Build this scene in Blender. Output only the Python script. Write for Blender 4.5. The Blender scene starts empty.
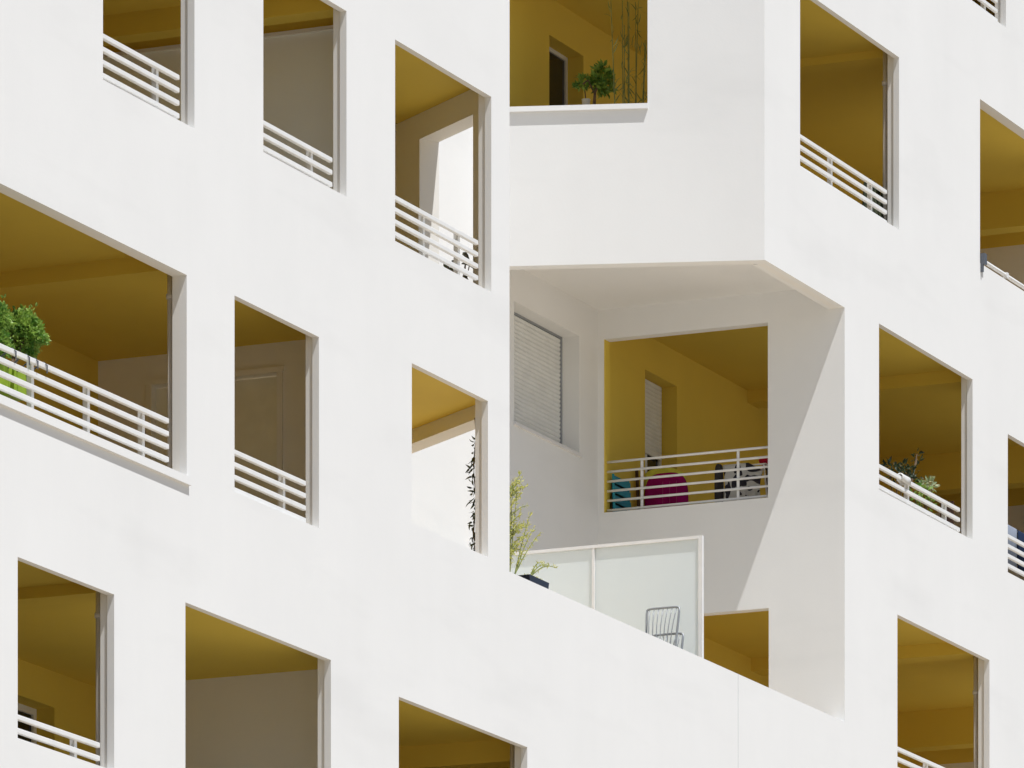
import bpy, bmesh, math, random
from mathutils import Vector, Matrix
random.seed(7)
S = bpy.context.scene
COL = S.collection
R = math.radians

# ------------------------------------------------------------------ camera maths
# World axes: x runs along the street facade, y goes into the building, z up.
# The facade's front face is the plane y = 0; the photographer stands on the ground.
FPX, CX, YH, XV = 7000.0, 512.0, 1970.0, 3633.0
EYE = 1.6
TH = math.atan((XV - CX) / FPX)
FW = Vector((math.cos(TH), math.sin(TH)))
RT = Vector((math.sin(TH), -math.cos(TH)))
_t0 = 192010.0 / XV
CAM = -(RT * ((0 - CX) / FPX * _t0) + FW * _t0)

def _ray(px):
    return FW + RT * ((px - CX) / FPX)

def at_y(px, py, y):
    r = _ray(px); t = (y - CAM.y) / r.y
    return (CAM + r * t).x, EYE + (YH - py) * t / FPX

def at_x(px, py, x):
    r = _ray(px); t = (x - CAM.x) / r.x
    return (CAM + r * t).y, EYE + (YH - py) * t / FPX

# ------------------------------------------------------------------ materials
def new_mat(name):
    m = bpy.data.materials.new(name); m.use_nodes = True
    nt = m.node_tree
    return m, nt, nt.nodes['Principled BSDF']

def plaster(name, col, var=0.03, bump=0.25, rough=0.9, streak=0.02):
    m, nt, b = new_mat(name)
    N, L = nt.nodes, nt.links
    tc = N.new('ShaderNodeTexCoord')
    n1 = N.new('ShaderNodeTexNoise'); n1.inputs['Scale'].default_value = 0.7; n1.inputs['Detail'].default_value = 6; n1.inputs['Roughness'].default_value = 0.6
    L.new(tc.outputs['Object'], n1.inputs['Vector'])
    mp = N.new('ShaderNodeMapping'); mp.inputs['Scale'].default_value = (2.2, 2.2, 0.25)
    L.new(tc.outputs['Object'], mp.inputs['Vector'])
    n2 = N.new('ShaderNodeTexNoise'); n2.inputs['Scale'].default_value = 1.6; n2.inputs['Detail'].default_value = 4
    L.new(mp.outputs['Vector'], n2.inputs['Vector'])
    mp3 = N.new('ShaderNodeMapping'); mp3.inputs['Scale'].default_value = (0.35, 0.35, 1.6)
    L.new(tc.outputs['Object'], mp3.inputs['Vector'])
    n4 = N.new('ShaderNodeTexNoise'); n4.inputs['Scale'].default_value = 1.1; n4.inputs['Detail'].default_value = 5
    L.new(mp3.outputs['Vector'], n4.inputs['Vector'])
    mr = N.new('ShaderNodeMapRange'); mr.inputs[1].default_value = 0.3; mr.inputs[2].default_value = 0.7
    mr.inputs[3].default_value = 1 - var; mr.inputs[4].default_value = 1 + var
    L.new(n1.outputs['Fac'], mr.inputs[0])
    mr2 = N.new('ShaderNodeMapRange'); mr2.inputs[1].default_value = 0.35; mr2.inputs[2].default_value = 0.75
    mr2.inputs[3].default_value = 1; mr2.inputs[4].default_value = 1 - streak * .4
    L.new(n2.outputs['Fac'], mr2.inputs[0])
    mr4 = N.new('ShaderNodeMapRange'); mr4.inputs[1].default_value = 0.54; mr4.inputs[2].default_value = 0.72
    mr4.inputs[3].default_value = 1; mr4.inputs[4].default_value = 1 - streak * 1.7
    L.new(n4.outputs['Fac'], mr4.inputs[0])
    mu = N.new('ShaderNodeMath'); mu.operation = 'MULTIPLY'
    L.new(mr.outputs[0], mu.inputs[0]); L.new(mr2.outputs[0], mu.inputs[1])
    mu2 = N.new('ShaderNodeMath'); mu2.operation = 'MULTIPLY'
    L.new(mu.outputs[0], mu2.inputs[0]); L.new(mr4.outputs[0], mu2.inputs[1])
    vm = N.new('ShaderNodeVectorMath'); vm.operation = 'SCALE'; vm.inputs[0].default_value = col
    L.new(mu2.outputs[0], vm.inputs['Scale'])
    L.new(vm.outputs[0], b.inputs['Base Color'])
    n3 = N.new('ShaderNodeTexNoise'); n3.inputs['Scale'].default_value = 45; n3.inputs['Detail'].default_value = 5
    L.new(tc.outputs['Object'], n3.inputs['Vector'])
    bp = N.new('ShaderNodeBump'); bp.inputs['Strength'].default_value = bump; bp.inputs['Distance'].default_value = 0.006
    L.new(n3.outputs['Fac'], bp.inputs['Height']); L.new(bp.outputs['Normal'], b.inputs['Normal'])
    b.inputs['Roughness'].default_value = rough
    b.inputs['Specular IOR Level'].default_value = 0.2
    return m

def paint(name, col, rough=0.45, metal=0.0, var=0.06, scale=6.0, spec=0.4):
    m, nt, b = new_mat(name)
    N, L = nt.nodes, nt.links
    tc = N.new('ShaderNodeTexCoord')
    n1 = N.new('ShaderNodeTexNoise'); n1.inputs['Scale'].default_value = scale; n1.inputs['Detail'].default_value = 4
    L.new(tc.outputs['Object'], n1.inputs['Vector'])
    mr = N.new('ShaderNodeMapRange'); mr.inputs[1].default_value = 0.3; mr.inputs[2].default_value = 0.7
    mr.inputs[3].default_value = 1 - var; mr.inputs[4].default_value = 1 + var * 0.5
    L.new(n1.outputs['Fac'], mr.inputs[0])
    vm = N.new('ShaderNodeVectorMath'); vm.operation = 'SCALE'; vm.inputs[0].default_value = col
    L.new(mr.outputs[0], vm.inputs['Scale']); L.new(vm.outputs[0], b.inputs['Base Color'])
    b.inputs['Roughness'].default_value = rough; b.inputs['Metallic'].default_value = metal
    b.inputs['Specular IOR Level'].default_value = spec
    return m

def leaf_mat(name, c1, c2, trans=0.35, scale=14):
    m = bpy.data.materials.new(name); m.use_nodes = True
    nt = m.node_tree; N, L = nt.nodes, nt.links
    b = N['Principled BSDF']; out = N['Material Output']
    tc = N.new('ShaderNodeTexCoord')
    n1 = N.new('ShaderNodeTexNoise'); n1.inputs['Scale'].default_value = scale; n1.inputs['Detail'].default_value = 3
    L.new(tc.outputs['Object'], n1.inputs['Vector'])
    cr = N.new('ShaderNodeValToRGB')
    cr.color_ramp.elements[0].position = 0.35; cr.color_ramp.elements[0].color = (*c1, 1)
    cr.color_ramp.elements[1].position = 0.68; cr.color_ramp.elements[1].color = (*c2, 1)
    L.new(n1.outputs['Fac'], cr.inputs['Fac']); L.new(cr.outputs['Color'], b.inputs['Base Color'])
    b.inputs['Roughness'].default_value = 0.5
    tr = N.new('ShaderNodeBsdfTranslucent'); L.new(cr.outputs['Color'], tr.inputs['Color'])
    mx = N.new('ShaderNodeMixShader'); mx.inputs['Fac'].default_value = trans
    L.new(b.outputs[0], mx.inputs[1]); L.new(tr.outputs[0], mx.inputs[2]); L.new(mx.outputs[0], out.inputs['Surface'])
    return m

WHITE = (0.797, 0.80, 0.795)
M = {}
M['white'] = plaster('white_render', WHITE, 0.02, 0.09, 0.9, 0.026)
M['white_in'] = plaster('white_loggia_paint', (0.80, 0.79, 0.765), 0.02, 0.08, 0.85, 0.02)
M['partition'] = plaster('skylit_white_partition', (0.85, 0.87, 0.86), 0.015, 0.05, 0.8, 0.02)  # loggia white made paler and cooler, skylight put into the colour
M['yellow'] = plaster('ochre_yellow_paint', (0.72, 0.54, 0.09), 0.03, 0.08, 0.75, 0.03)
M['floor'] = plaster('beige_floor_tile', (0.66, 0.60, 0.50), 0.04, 0.1, 0.7, 0.02)
M['floordark'] = plaster('dim_bounce_floor', (0.58, 0.52, 0.43), 0.04, 0.1, 0.7, 0.02)  # unseen right-hand floors, darkened so less light bounces into the loggias
M['lightfloor'] = plaster('bright_bounce_floor', (0.78, 0.77, 0.74), 0.04, 0.1, 0.7, 0.02)  # unseen left-hand floors, made paler to bounce light onto walls and ceilings
M['terrace'] = plaster('sandy_terrace_tile', (0.78, 0.655, 0.50), 0.04, 0.1, 0.7, 0.02)
M['rail'] = paint('white_powder_coat', (0.80, 0.80, 0.79), 0.4)
M['shutter'] = paint('pale_grey_shutter', (0.76, 0.77, 0.76), 0.5)
M['frame'] = paint('white_window_frame', (0.74, 0.74, 0.74), 0.4)
M['door'] = paint('grey_beige_door', (0.80, 0.79, 0.70), 0.5)
M['pipe'] = paint('grey_white_pipe', (0.60, 0.57, 0.53), 0.6)
M['joint'] = paint('gap_shade_grey', (0.30, 0.32, 0.34), 0.8)  # dark tone for the shaded gap round the shutter
M['sealant'] = paint('pale_sealant', (0.58, 0.60, 0.61), 0.8)
M['darkmetal'] = paint('dark_grey_metal', (0.12, 0.13, 0.15), 0.45, 0.3)
M['steel'] = paint('galvanised_wire', (0.30, 0.32, 0.34), 0.45, 0.4)
M['lime'] = paint('lime_green_plastic', (0.30, 0.44, 0.03), 0.5)
M['blue'] = paint('dark_blue_plastic', (0.015, 0.022, 0.045), 0.45)
M['teal'] = paint('teal_painted_wood', (0.02, 0.30, 0.42), 0.5, 0, 0.15)
M['tealshade'] = paint('shaded_teal_wood', (0.008, 0.05, 0.07), 0.6, 0, 0.15)  # teal darkened to near black for the shade between the slats
M['magentaseam'] = paint('magenta_seam', (0.42, 0.06, 0.20), 0.9)
M['magenta'] = paint('magenta_cloth', (0.34, 0.008, 0.14), 0.9, 0, 0.25, 9, 0.1)
M['chartreuse'] = paint('yellow_green_cloth', (0.72, 0.74, 0.12), 0.9, 0, 0.2, 12, 0.1)
M['red'] = paint('red_cloth', (0.45, 0.01, 0.03), 0.9, 0, 0.2, 12, 0.1)
M['brown'] = paint('dark_brown_wood', (0.06, 0.03, 0.02), 0.6, 0, 0.2)
M['terracotta'] = paint('terracotta', (0.32, 0.12, 0.05), 0.8)
M['potwhite'] = paint('white_ceramic', (0.75, 0.75, 0.73), 0.3)
M['navy'] = paint('navy_cloth', (0.02, 0.035, 0.08), 0.85, 0, 0.2, 9, 0.1)
M['greycloth'] = paint('blue_grey_cloth', (0.30, 0.34, 0.42), 0.9, 0, 0.12, 9, 0.1)
M['charcoal'] = paint('charcoal_cloth', (0.035, 0.03, 0.03), 0.8, 0, 0.2)
M['soil'] = paint('potting_soil', (0.05, 0.035, 0.025), 0.95, 0, 0.3, 30, 0.1)
M['bark'] = paint('grey_brown_bark', (0.16, 0.11, 0.07), 0.85, 0, 0.3, 25)
M['leaf'] = leaf_mat('fresh_green_leaves', (0.09, 0.23, 0.03), (0.40, 0.56, 0.11))
M['leafdark'] = leaf_mat('deep_green_leaves', (0.02, 0.08, 0.012), (0.09, 0.22, 0.03))
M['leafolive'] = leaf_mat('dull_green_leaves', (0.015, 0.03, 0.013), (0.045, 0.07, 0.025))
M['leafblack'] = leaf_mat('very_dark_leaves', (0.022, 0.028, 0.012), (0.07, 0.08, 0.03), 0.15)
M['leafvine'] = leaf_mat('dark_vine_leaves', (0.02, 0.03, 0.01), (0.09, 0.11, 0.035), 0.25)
M['leafyellow'] = leaf_mat('yellow_green_leaves', (0.46, 0.50, 0.08), (0.74, 0.70, 0.26), 0.4)
M['leafpale'] = leaf_mat('pale_variegated_leaves', (0.25, 0.33, 0.16), (0.55, 0.58, 0.36), 0.3)
M['bamboo'] = leaf_mat('bamboo_green', (0.16, 0.20, 0.05), (0.32, 0.34, 0.11), 0.2)

# dark window glass
m, nt, b = new_mat('dark_glass'); b.inputs['Base Color'].default_value = (0.015, 0.017, 0.02, 1); b.inputs['Roughness'].default_value = 0.08
n = nt.nodes.new('ShaderNodeTexNoise'); n.inputs['Scale'].default_value = 1.5
bp = nt.nodes.new('ShaderNodeBump'); bp.inputs['Strength'].default_value = 0.03
nt.links.new(n.outputs['Fac'], bp.inputs['Height']); nt.links.new(bp.outputs['Normal'], b.inputs['Normal'])
M['glass'] = m
# frosted pane: light passes, shapes do not
m, nt, b = new_mat('frosted_pane'); b.inputs['Base Color'].default_value = (0.88, 0.925, 0.935, 1); b.inputs['Roughness'].default_value = 0.35
n = nt.nodes.new('ShaderNodeTexNoise'); n.inputs['Scale'].default_value = 2.0
mr = nt.nodes.new('ShaderNodeMapRange'); mr.inputs[3].default_value = 0.42; mr.inputs[4].default_value = 0.5
tr = nt.nodes.new('ShaderNodeBsdfTranslucent'); tr.inputs['Color'].default_value = (0.93, 0.98, 0.99, 1)
mx = nt.nodes.new('ShaderNodeMixShader')
nt.links.new(n.outputs['Fac'], mr.inputs[0]); nt.links.new(mr.outputs[0], mx.inputs['Fac'])
nt.links.new(b.outputs[0], mx.inputs[1]); nt.links.new(tr.outputs[0], mx.inputs[2])
nt.links.new(mx.outputs[0], nt.nodes['Material Output'].inputs['Surface'])
M['frost'] = m
# black and white patterned cloth
m, nt, b = new_mat('black_white_pattern')
tc = nt.nodes.new('ShaderNodeTexCoord')
v = nt.nodes.new('ShaderNodeTexVoronoi'); v.inputs['Scale'].default_value = 3.4
n = nt.nodes.new('ShaderNodeTexNoise'); n.inputs['Scale'].default_value = 3.0; n.inputs['Detail'].default_value = 2
vm = nt.nodes.new('ShaderNodeVectorMath'); vm.operation = 'ADD'
nt.links.new(tc.outputs['Object'], n.inputs['Vector'])
nt.links.new(tc.outputs['Object'], vm.inputs[0]); nt.links.new(n.outputs['Color'], vm.inputs[1])
nt.links.new(vm.outputs[0], v.inputs['Vector'])
cr = nt.nodes.new('ShaderNodeValToRGB'); cr.color_ramp.interpolation = 'CONSTANT'
cr.color_ramp.elements[0].color = (0.02, 0.02, 0.03, 1)
cr.color_ramp.elements[1].position = 0.50; cr.color_ramp.elements[1].color = (0.50, 0.50, 0.49, 1)
nt.links.new(v.outputs['Distance'], cr.inputs['Fac']); nt.links.new(cr.outputs['Color'], b.inputs['Base Color'])
b.inputs['Roughness'].default_value = 0.9
M['pattern'] = m
# ground
M['paving'] = plaster('pale_concrete_paving', (0.42, 0.355, 0.27), 0.08, 0.2, 0.9, 0.05)

# ------------------------------------------------------------------ mesh helpers
def link(name, verts, faces, mat, parent=None, smooth=False, mats=None, midx=None):
    me = bpy.data.meshes.new(name)
    me.from_pydata([tuple(v) for v in verts], [], faces)
    bm = bmesh.new(); bm.from_mesh(me)
    bmesh.ops.recalc_face_normals(bm, faces=bm.faces)
    bm.to_mesh(me); bm.free()
    me.materials.append(mat)
    if smooth:
        for p in me.polygons: p.use_smooth = True
    o = bpy.data.objects.new(name, me); COL.objects.link(o)
    if parent is not None:
        o.parent = parent
        o.matrix_parent_inverse = parent_inv(parent)
    return o

def parent_inv(p):
    mtx = Matrix.Identity(4)
    q = p
    while q is not None:
        mtx = Matrix.LocRotScale(q.location, q.rotation_euler, q.scale) @ (q.matrix_parent_inverse if q.parent else Matrix.Identity(4)) if False else mtx
        q = q.parent
    return world(p).inverted()

def world(p):
    w = Matrix.LocRotScale(p.location, p.rotation_euler, p.scale)
    if p.parent is not None:
        w = world(p.parent) @ p.matrix_parent_inverse @ w
    return w

class MB:
    """collects shapes in world coordinates and links them as ONE mesh object"""
    def __init__(s): s.v = []; s.f = []
    def add(s, v, f):
        k = len(s.v); s.v += [tuple(q) for q in v]; s.f += [tuple(k + i for i in q) for q in f]
    def box(s, x0, x1, y0, y1, z0, z1):
        v = [(x, y, z) for z in (z0, z1) for y in (y0, y1) for x in (x0, x1)]
        s.add(v, [(0, 1, 3, 2), (4, 6, 7, 5), (0, 4, 5, 1), (2, 3, 7, 6), (0, 2, 6, 4), (1, 5, 7, 3)])
    def bar(s, x0, x1, y, z, hy, hz, c=.004):
        # rectangular tube with eased edges, running along x
        pr = [(-hy + c, -hz), (hy - c, -hz), (hy, -hz + c), (hy, hz - c), (hy - c, hz), (-hy + c, hz), (-hy, hz - c), (-hy, -hz + c)]
        v = [(x0, y + a, z + b) for a, b in pr] + [(x1, y + a, z + b) for a, b in pr]
        s.add(v, [tuple(range(8)), tuple(range(8, 16))[::-1]] + [(i, (i + 1) % 8, 8 + (i + 1) % 8, 8 + i) for i in range(8)])
    def prism(s, pts, z0, z1):
        n = len(pts)
        v = [(p[0], p[1], z0) for p in pts] + [(p[0], p[1], z1) for p in pts]
        s.add(v, [tuple(range(n))[::-1], tuple(range(n, 2 * n))] + [(i, (i + 1) % n, n + (i + 1) % n, n + i) for i in range(n)])
    def tube(s, pts, r, seg=8, cap=True):
        pts = [Vector(p) for p in pts]
        rs = r if isinstance(r, (list, tuple)) else [r] * len(pts)
        rings = []
        ref = Vector((0, 0, 1))
        for i, p in enumerate(pts):
            d = (pts[min(i + 1, len(pts) - 1)] - pts[max(i - 1, 0)]).normalized()
            a = d.cross(ref)
            if a.length < 1e-3: a = d.cross(Vector((1, 0, 0)))
            a.normalize(); c = a.cross(d).normalized()
            rings.append([p + (a * math.cos(2 * math.pi * k / seg) + c * math.sin(2 * math.pi * k / seg)) * rs[i] for k in range(seg)])
        v = [q for ring in rings for q in ring]; f = []
        for i in range(len(pts) - 1):
            for k in range(seg):
                f.append((i * seg + k, i * seg + (k + 1) % seg, (i + 1) * seg + (k + 1) % seg, (i + 1) * seg + k))
        if cap:
            f.append(tuple(range(seg))[::-1]); f.append(tuple((len(pts) - 1) * seg + k for k in range(seg)))
        s.add(v, f)
    def lathe(s, c, prof, seg=20, sx=1.0, sy=1.0):
        v = []; f = []
        for r, z in prof:
            v += [(c[0] + sx * r * math.cos(2 * math.pi * k / seg), c[1] + sy * r * math.sin(2 * math.pi * k / seg), c[2] + z) for k in range(seg)]
        for i in range(len(prof) - 1):
            for k in range(seg):
                f.append((i * seg + k, i * seg + (k + 1) % seg, (i + 1) * seg + (k + 1) % seg, (i + 1) * seg + k))
        f.append(tuple(range(seg))[::-1]); f.append(tuple((len(prof) - 1) * seg + k for k in range(seg)))
        s.add(v, f)
    def leaf(s, p, d, ln, w, bend=0.25, up=None):
        d = Vector(d).normalized(); p = Vector(p)
        u = Vector(up) if up is not None else Vector((random.gauss(0, 1), random.gauss(0, 1), random.gauss(0, 1)))
        a = d.cross(u)
        if a.length < 1e-3: a = d.cross(Vector((0.3, 1, 0.2)))
        a.normalize(); nn = a.cross(d).normalized()
        m1 = p + d * ln * 0.35; m2 = p + d * ln * 0.7 - nn * bend * ln * 0.3; tip = p + d * ln - nn * bend * ln
        v = [p, m1 + a * w * .5 + nn * w * .12, m1, m1 - a * w * .5 + nn * w * .12, m2 + a * w * .36 + nn * w * .08, m2, m2 - a * w * .36 + nn * w * .08, tip]
        s.add(v, [(0, 2, 1), (0, 3, 2), (1, 2, 5, 4), (2, 3, 6, 5), (4, 5, 7), (5, 6, 7)])
    def build(s, name, mat, parent=None, smooth=False):
        return link(name, s.v, s.f, mat, parent, smooth)

def wall(name, mat, O, d, n, t, s0, s1, z0, z1, holes, parent):
    """vertical wall with rectangular holes as one closed mesh. O: origin (x,y); d: run; n: thickness direction"""
    sc = sorted({round(q, 4) for h in holes for q in h[:2] if s0 < q < s1} | {s0, s1})
    zc = sorted({round(q, 4) for h in holes for q in h[2:] if z0 < q < z1} | {z0, z1})
    ns, nz = len(sc) - 1, len(zc) - 1
    def solid(i, k):
        if not (0 <= i < ns and 0 <= k < nz): return False
        cs, cz = (sc[i] + sc[i + 1]) / 2, (zc[k] + zc[k + 1]) / 2
        return not any(h[0] < cs < h[1] and h[2] < cz < h[3] for h in holes)
    vid = {}; verts = []; faces = []
    def V(i, k, b):
        key = (i, k, b)
        if key not in vid:
            vid[key] = len(verts)
            verts.append((O[0] + d[0] * sc[i] + n[0] * t * b, O[1] + d[1] * sc[i] + n[1] * t * b, zc[k]))
        return vid[key]
    for i in range(ns):
        for k in range(nz):
            if not solid(i, k): continue
            faces.append((V(i, k, 0), V(i + 1, k, 0), V(i + 1, k + 1, 0), V(i, k + 1, 0)))
            faces.append((V(i, k, 1), V(i, k + 1, 1), V(i + 1, k + 1, 1), V(i + 1, k, 1)))
            if not solid(i - 1, k): faces.append((V(i, k, 0), V(i, k + 1, 0), V(i, k + 1, 1), V(i, k, 1)))
            if not solid(i + 1, k): faces.append((V(i + 1, k, 0), V(i + 1, k, 1), V(i + 1, k + 1, 1), V(i + 1, k + 1, 0)))
            if not solid(i, k - 1): faces.append((V(i, k, 0), V(i, k, 1), V(i + 1, k, 1), V(i + 1, k, 0)))
            if not solid(i, k + 1): faces.append((V(i, k + 1, 0), V(i + 1, k + 1, 0), V(i + 1, k + 1, 1), V(i, k + 1, 1)))
    return link(name, verts, faces, mat, parent)

def box(name, x0, x1, y0, y1, z0, z1, mat, parent):
    b = MB(); b.box(x0, x1, y0, y1, z0, z1); return b.build(name, mat, parent)

def prism(name, pts, z0, z1, mat, parent):
    b = MB(); b.prism(pts, z0, z1); return b.build(name, mat, parent)

def thing(name, label, cat, loc, group=None):
    o = bpy.data.objects.new(name, None); COL.objects.link(o)
    o.empty_display_size = 0.1
    o.location = loc; o['label'] = label; o['category'] = cat
    if group: o['group'] = group
    return o

# ------------------------------------------------------------------ key dimensions (metres)
D = 2.6426                 # depth of the loggias
XL = 9.44                 # free end of the left facade
XB = 17.53                 # balcony wall in the recess (runs into the building)
XC = 15.422                # corner of the overhanging bay
ZS = 17.955                # underside of the bay's edge
ZP = 13.88                 # top of the terrace parapet
TOP = 24.6
T1, T2 = 0.062, 0.128       # render leaf, then inner leaf of the facade

# openings: x0, x1, z0, z1
OP = {
 'a': (1.688, 3.273, 16.29, 17.95), 'b': (4.522, 6.101, 16.40, 17.95), 'c': (7.061, 9.049, 16.249, 17.955),
 'd': (3.993, 5.57, 13.533, 15.116), 'e': (7.398, 8.979, 13.923, 15.284), 'f': (-0.90, 3.135, 13.484, 15.091),
 'g': (0.283, 1.878, 10.948, 12.322), 'h': (3.112, 5.80, 10.948, 12.482), 'i': (7.135, 9.825, 10.948, 12.40),
 'j': (16.343, 19.03, 19.06, 20.79), 'k': (18.469, 21.155, 16.345, 18.0), 'l': (18.983, 21.66, 13.55, 15.192),
 'm': (21.376, 24.06, 19.249, 20.946), 'n': (22.214, 24.90, 16.206, 17.65), 'o': (19.395, 22.16, 21.88, 23.5), 'p': (23.4, 26.0, 13.5, 15.19), 'q': (24.75, 26.2, 19.25, 20.95),  # p and q are unseen, added to light the far loggia ends
}
RECESS = [(XL, XB, ZP, ZS), (XL, XC, ZS, TOP + 1)]
RECESS_IN = [(XL, XB + 0.13, 12.8, ZS), (XL, XC, ZS, TOP + 1)]

# ------------------------------------------------------------------ the building
B = thing('apartment_building', 'white rendered apartment building with yellow loggias, white railings and an overhanging corner bay', 'building', (0, 0, 0))
wall('facade_wall', M['white'], (0, 0), (1, 0), (0, 1), T1, -9.0, 31.0, 0.0, TOP, list(OP.values()) + RECESS, B)
inner = []
for k, (x0, x1, z0, z1) in OP.items():
    e = 0.0 if k == 'f' else 0.012
    inner.append((x0 - e, x1 + e, z0, z1 + (0.0 if k in 'fm' else 0.14)))
wall('inner_leaf', M['white_in'], (0, T1), (1, 0), (0, 1), T2 - T1, -9.0, 31.0, 0.0, TOP, inner + RECESS_IN, B)
box('parapet_leaf', XL, XB, T1, T2, 12.8, ZP, M['white'], B)
# side returns and roof so that the block is closed
box('gable_wall', -9.0, -8.75, T2, 12.0, 0, TOP, M['white'], B)
box('gable_wall', 30.75, 31.0, T2, 12.0, 0, TOP, M['white'], B)
box('rear_wall', -8.75, 30.75, 11.75, 12.0, 0, TOP, M['white'], B)
prism('roof_slab', [(-9, T2), (XL, T2), (XL, D), (11.3, D), (14.6, D), (15.6, T2), (31, T2), (31, 12), (-9, 12)], TOP - 0.2, TOP + 0.05, M['floor'], B)
# movement joint in the parapet
box('movement_joint', 14.749, 14.755, -0.0025, 0.0, 2.0, ZP, M['sealant'], B)

# projecting sills of two openings
b = MB(); b.box(-0.93, 3.165, -0.03, 0.0, 13.417, 13.484); b.build('sill_ledge', M['white'], B)

# --- angled wall closing the left block
SD = Vector((0.587, 0.8096)); SN = Vector((0.8096, -0.587)); SA = Vector((9.36, T2))
def on_angled(px, py):
    r = _ray(px)
    det = r.x * (-SD.y) - r.y * (-SD.x)
    q = SA - CAM
    t = (q.x * (-SD.y) - q.y * (-SD.x)) / det
    s = (r.x * q.y - r.y * q.x) / det
    return s, EYE + (YH - py) * t / FPX
hs0, hz = on_angled(473, 115); hs1, hz2 = on_angled(419.5, 138.6)
s0 = 0.15
ZA = 15.273
wall('angled_wall', M['white_in'], SA, SD, SN, 0.2, s0, 3.07, ZA, TOP - 0.2, [(hs0, hs1, 15.75, (hz + hz2) / 2)], B)
Nn = SA + SD * s0; Mm = Nn + SN * 0.2
prism('angled_wall_end', [SA, (XL, T2), Mm, Nn], ZA, TOP - 0.2, M['white_in'], B)

# --- back walls at y = D
door_g = (at_y(16, 694.7, D)[0] - 0.9, at_y(54.5, 702, D)[0], 10.05, at_y(17.7, 694.7, D)[1])
wall('back_wall', M['yellow'], (0, D), (1, 0), (0, 1), 0.25, -5.0, 11.3, 9.6, TOP - 0.2, [door_g], B)
win = (15.47, 17.06, 16.65, 17.827)
wall('recess_wall', M['white'], (0, D), (1, 0), (0, 1), 0.25, 11.3, XB, 12.6, 18.18, [win], B)
box('recess_wall', 11.3, 14.66, D, D + 0.25, 18.18, TOP - 0.2, M['white'], B)
box('back_wall', 11.3, 17.0, D, D + 0.25, 9.6, 12.6, M['yellow'], B)
dB = (at_y(645, 369, D)[0], at_y(677, 386.4, D)[0], 15.6, at_y(677, 386.4, D)[1])
wall('back_wall', M['yellow'], (0, D), (1, 0), (0, 1), 0.25, XB, 26.6, 12.6, 18.18, [dB], B)
dF = (at_y(549.3, 36, D)[0], at_y(583.5, 56, D)[0], 18.4, at_y(583.5, 56, D)[1])
wall('back_wall', M['yellow'], (0, D), (1, 0), (0, 1), 0.25, 14.66, 26.6, 18.18, TOP - 0.2, [dF], B)
# fill behind the back walls
box('core_wall', -8.75, 30.75, D + 0.6, D + 0.8, 0, TOP - 0.2, M['white_in'], B)

# --- balcony wall in the recess
def bx(px, py): return at_x(px, py, XB)
bo = (0.8138, 2.5806, 16.155, 17.886)
lo = (0.805, 2.45, 12.8, 15.063)
wall('balcony_wall', M['white'], (XB, 0), (0, 1), (1, 0), 0.13, T1, D, 12.8, ZS, [bo, lo], B)
box('balcony_wall', XB, XB + 0.13, T2, D, ZS, 18.18, M['white'], B)
box('jamb_lining', XB + 0.012, XB + 0.128, 2.570, 2.5806, 16.156, 17.885, M['yellow'], B)

# --- overhanging bay
FD = Vector((-0.314, 0.9494)); FN = Vector((0.9494, 0.314))
wall('bay_wall', M['white'], (XC, 0), FD, FN, 0.15, 0.0, 2.78, ZS - 0.003, TOP - 0.1, [(1.1216, 2.62, 19.472, 20.85)], B)
# its sill: a thin ledge proud of the bay
b = MB()
P = lambda s, o: Vector((XC, 0)) + FD * s + FN * o
b.prism([P(1.118, 0.0), P(1.118, -0.035), P(2.65, -0.035), P(2.65, 0.0)], 19.425, 19.474)
b.build('sill_ledge', M['white'], B)
box('edge_beam', 15.57, XB, T2, 0.18, ZS + 0.001, 18.18, M['white'], B)
prism('soffit', [(15.50, 0.18), (XB, 0.18), (XB, D), (14.70, D)], 18.18, 18.20, M['white'], B)

# --- loggia ceilings, floors, end walls, beams
def ceiling(pts, zc):
    prism('loggia_ceiling', pts, zc, zc + 0.02, M['yellow'], B)
def slab(pts, zc, m='floor'):
    prism('floor_slab', pts, zc + 0.02, zc + 0.2, M[m], B)
def rect(x0, x1): return [(x0, T2), (x1, T2), (x1, D), (x0, D)]
XE = 6.70
for zc in (12.6, 15.4, 18.2, 21.0):
    ceiling(rect(-4.8, XE), zc); slab(rect(-4.8, XE), zc, 'lightfloor' if zc > 15 else 'floor')
slab(rect(-4.8, XE), 9.85, 'lightfloor')
ang = [(6.9, T2), (SA.x, T2), (SA.x + SD.x * (D - T2) / SD.y, D), (6.9, D)]
ceiling(ang, 15.4); slab(ang, 15.4); ceiling(ang, 18.2); slab(ang, 18.2)
ceiling(rect(6.9, XB), 12.6); prism('terrace_floor', rect(6.9, XB), 12.62, 12.8, M['terrace'], B); slab(rect(6.9, 17.0), 9.85)
for zc in (15.4, 18.2, 21.0):
    if zc < 21: ceiling([(XB + 0.13, T2), (26.3, T2), (26.3, D), (XB + 0.13, D)], zc)
    else: ceiling([(15.55, T2), (26.3, T2), (26.3, D), (14.80, D)], zc)
slab([(XB + 0.13, T2), (26.3, T2), (26.3, D), (XB + 0.13, D)], 12.6, 'floor')
slab([(XB + 0.13, T2), (26.3, T2), (26.3, D), (XB + 0.13, D)], 15.4, 'floordark')
slab([(15.55, T2), (26.3, T2), (26.3, D), (14.80, D)], 18.2, 'floordark')
slab([(15.55, T2), (26.3, T2), (26.3, D), (14.80, D)], 21.0)
ceiling(rect(16.0, 26.3), 23.8)
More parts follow.
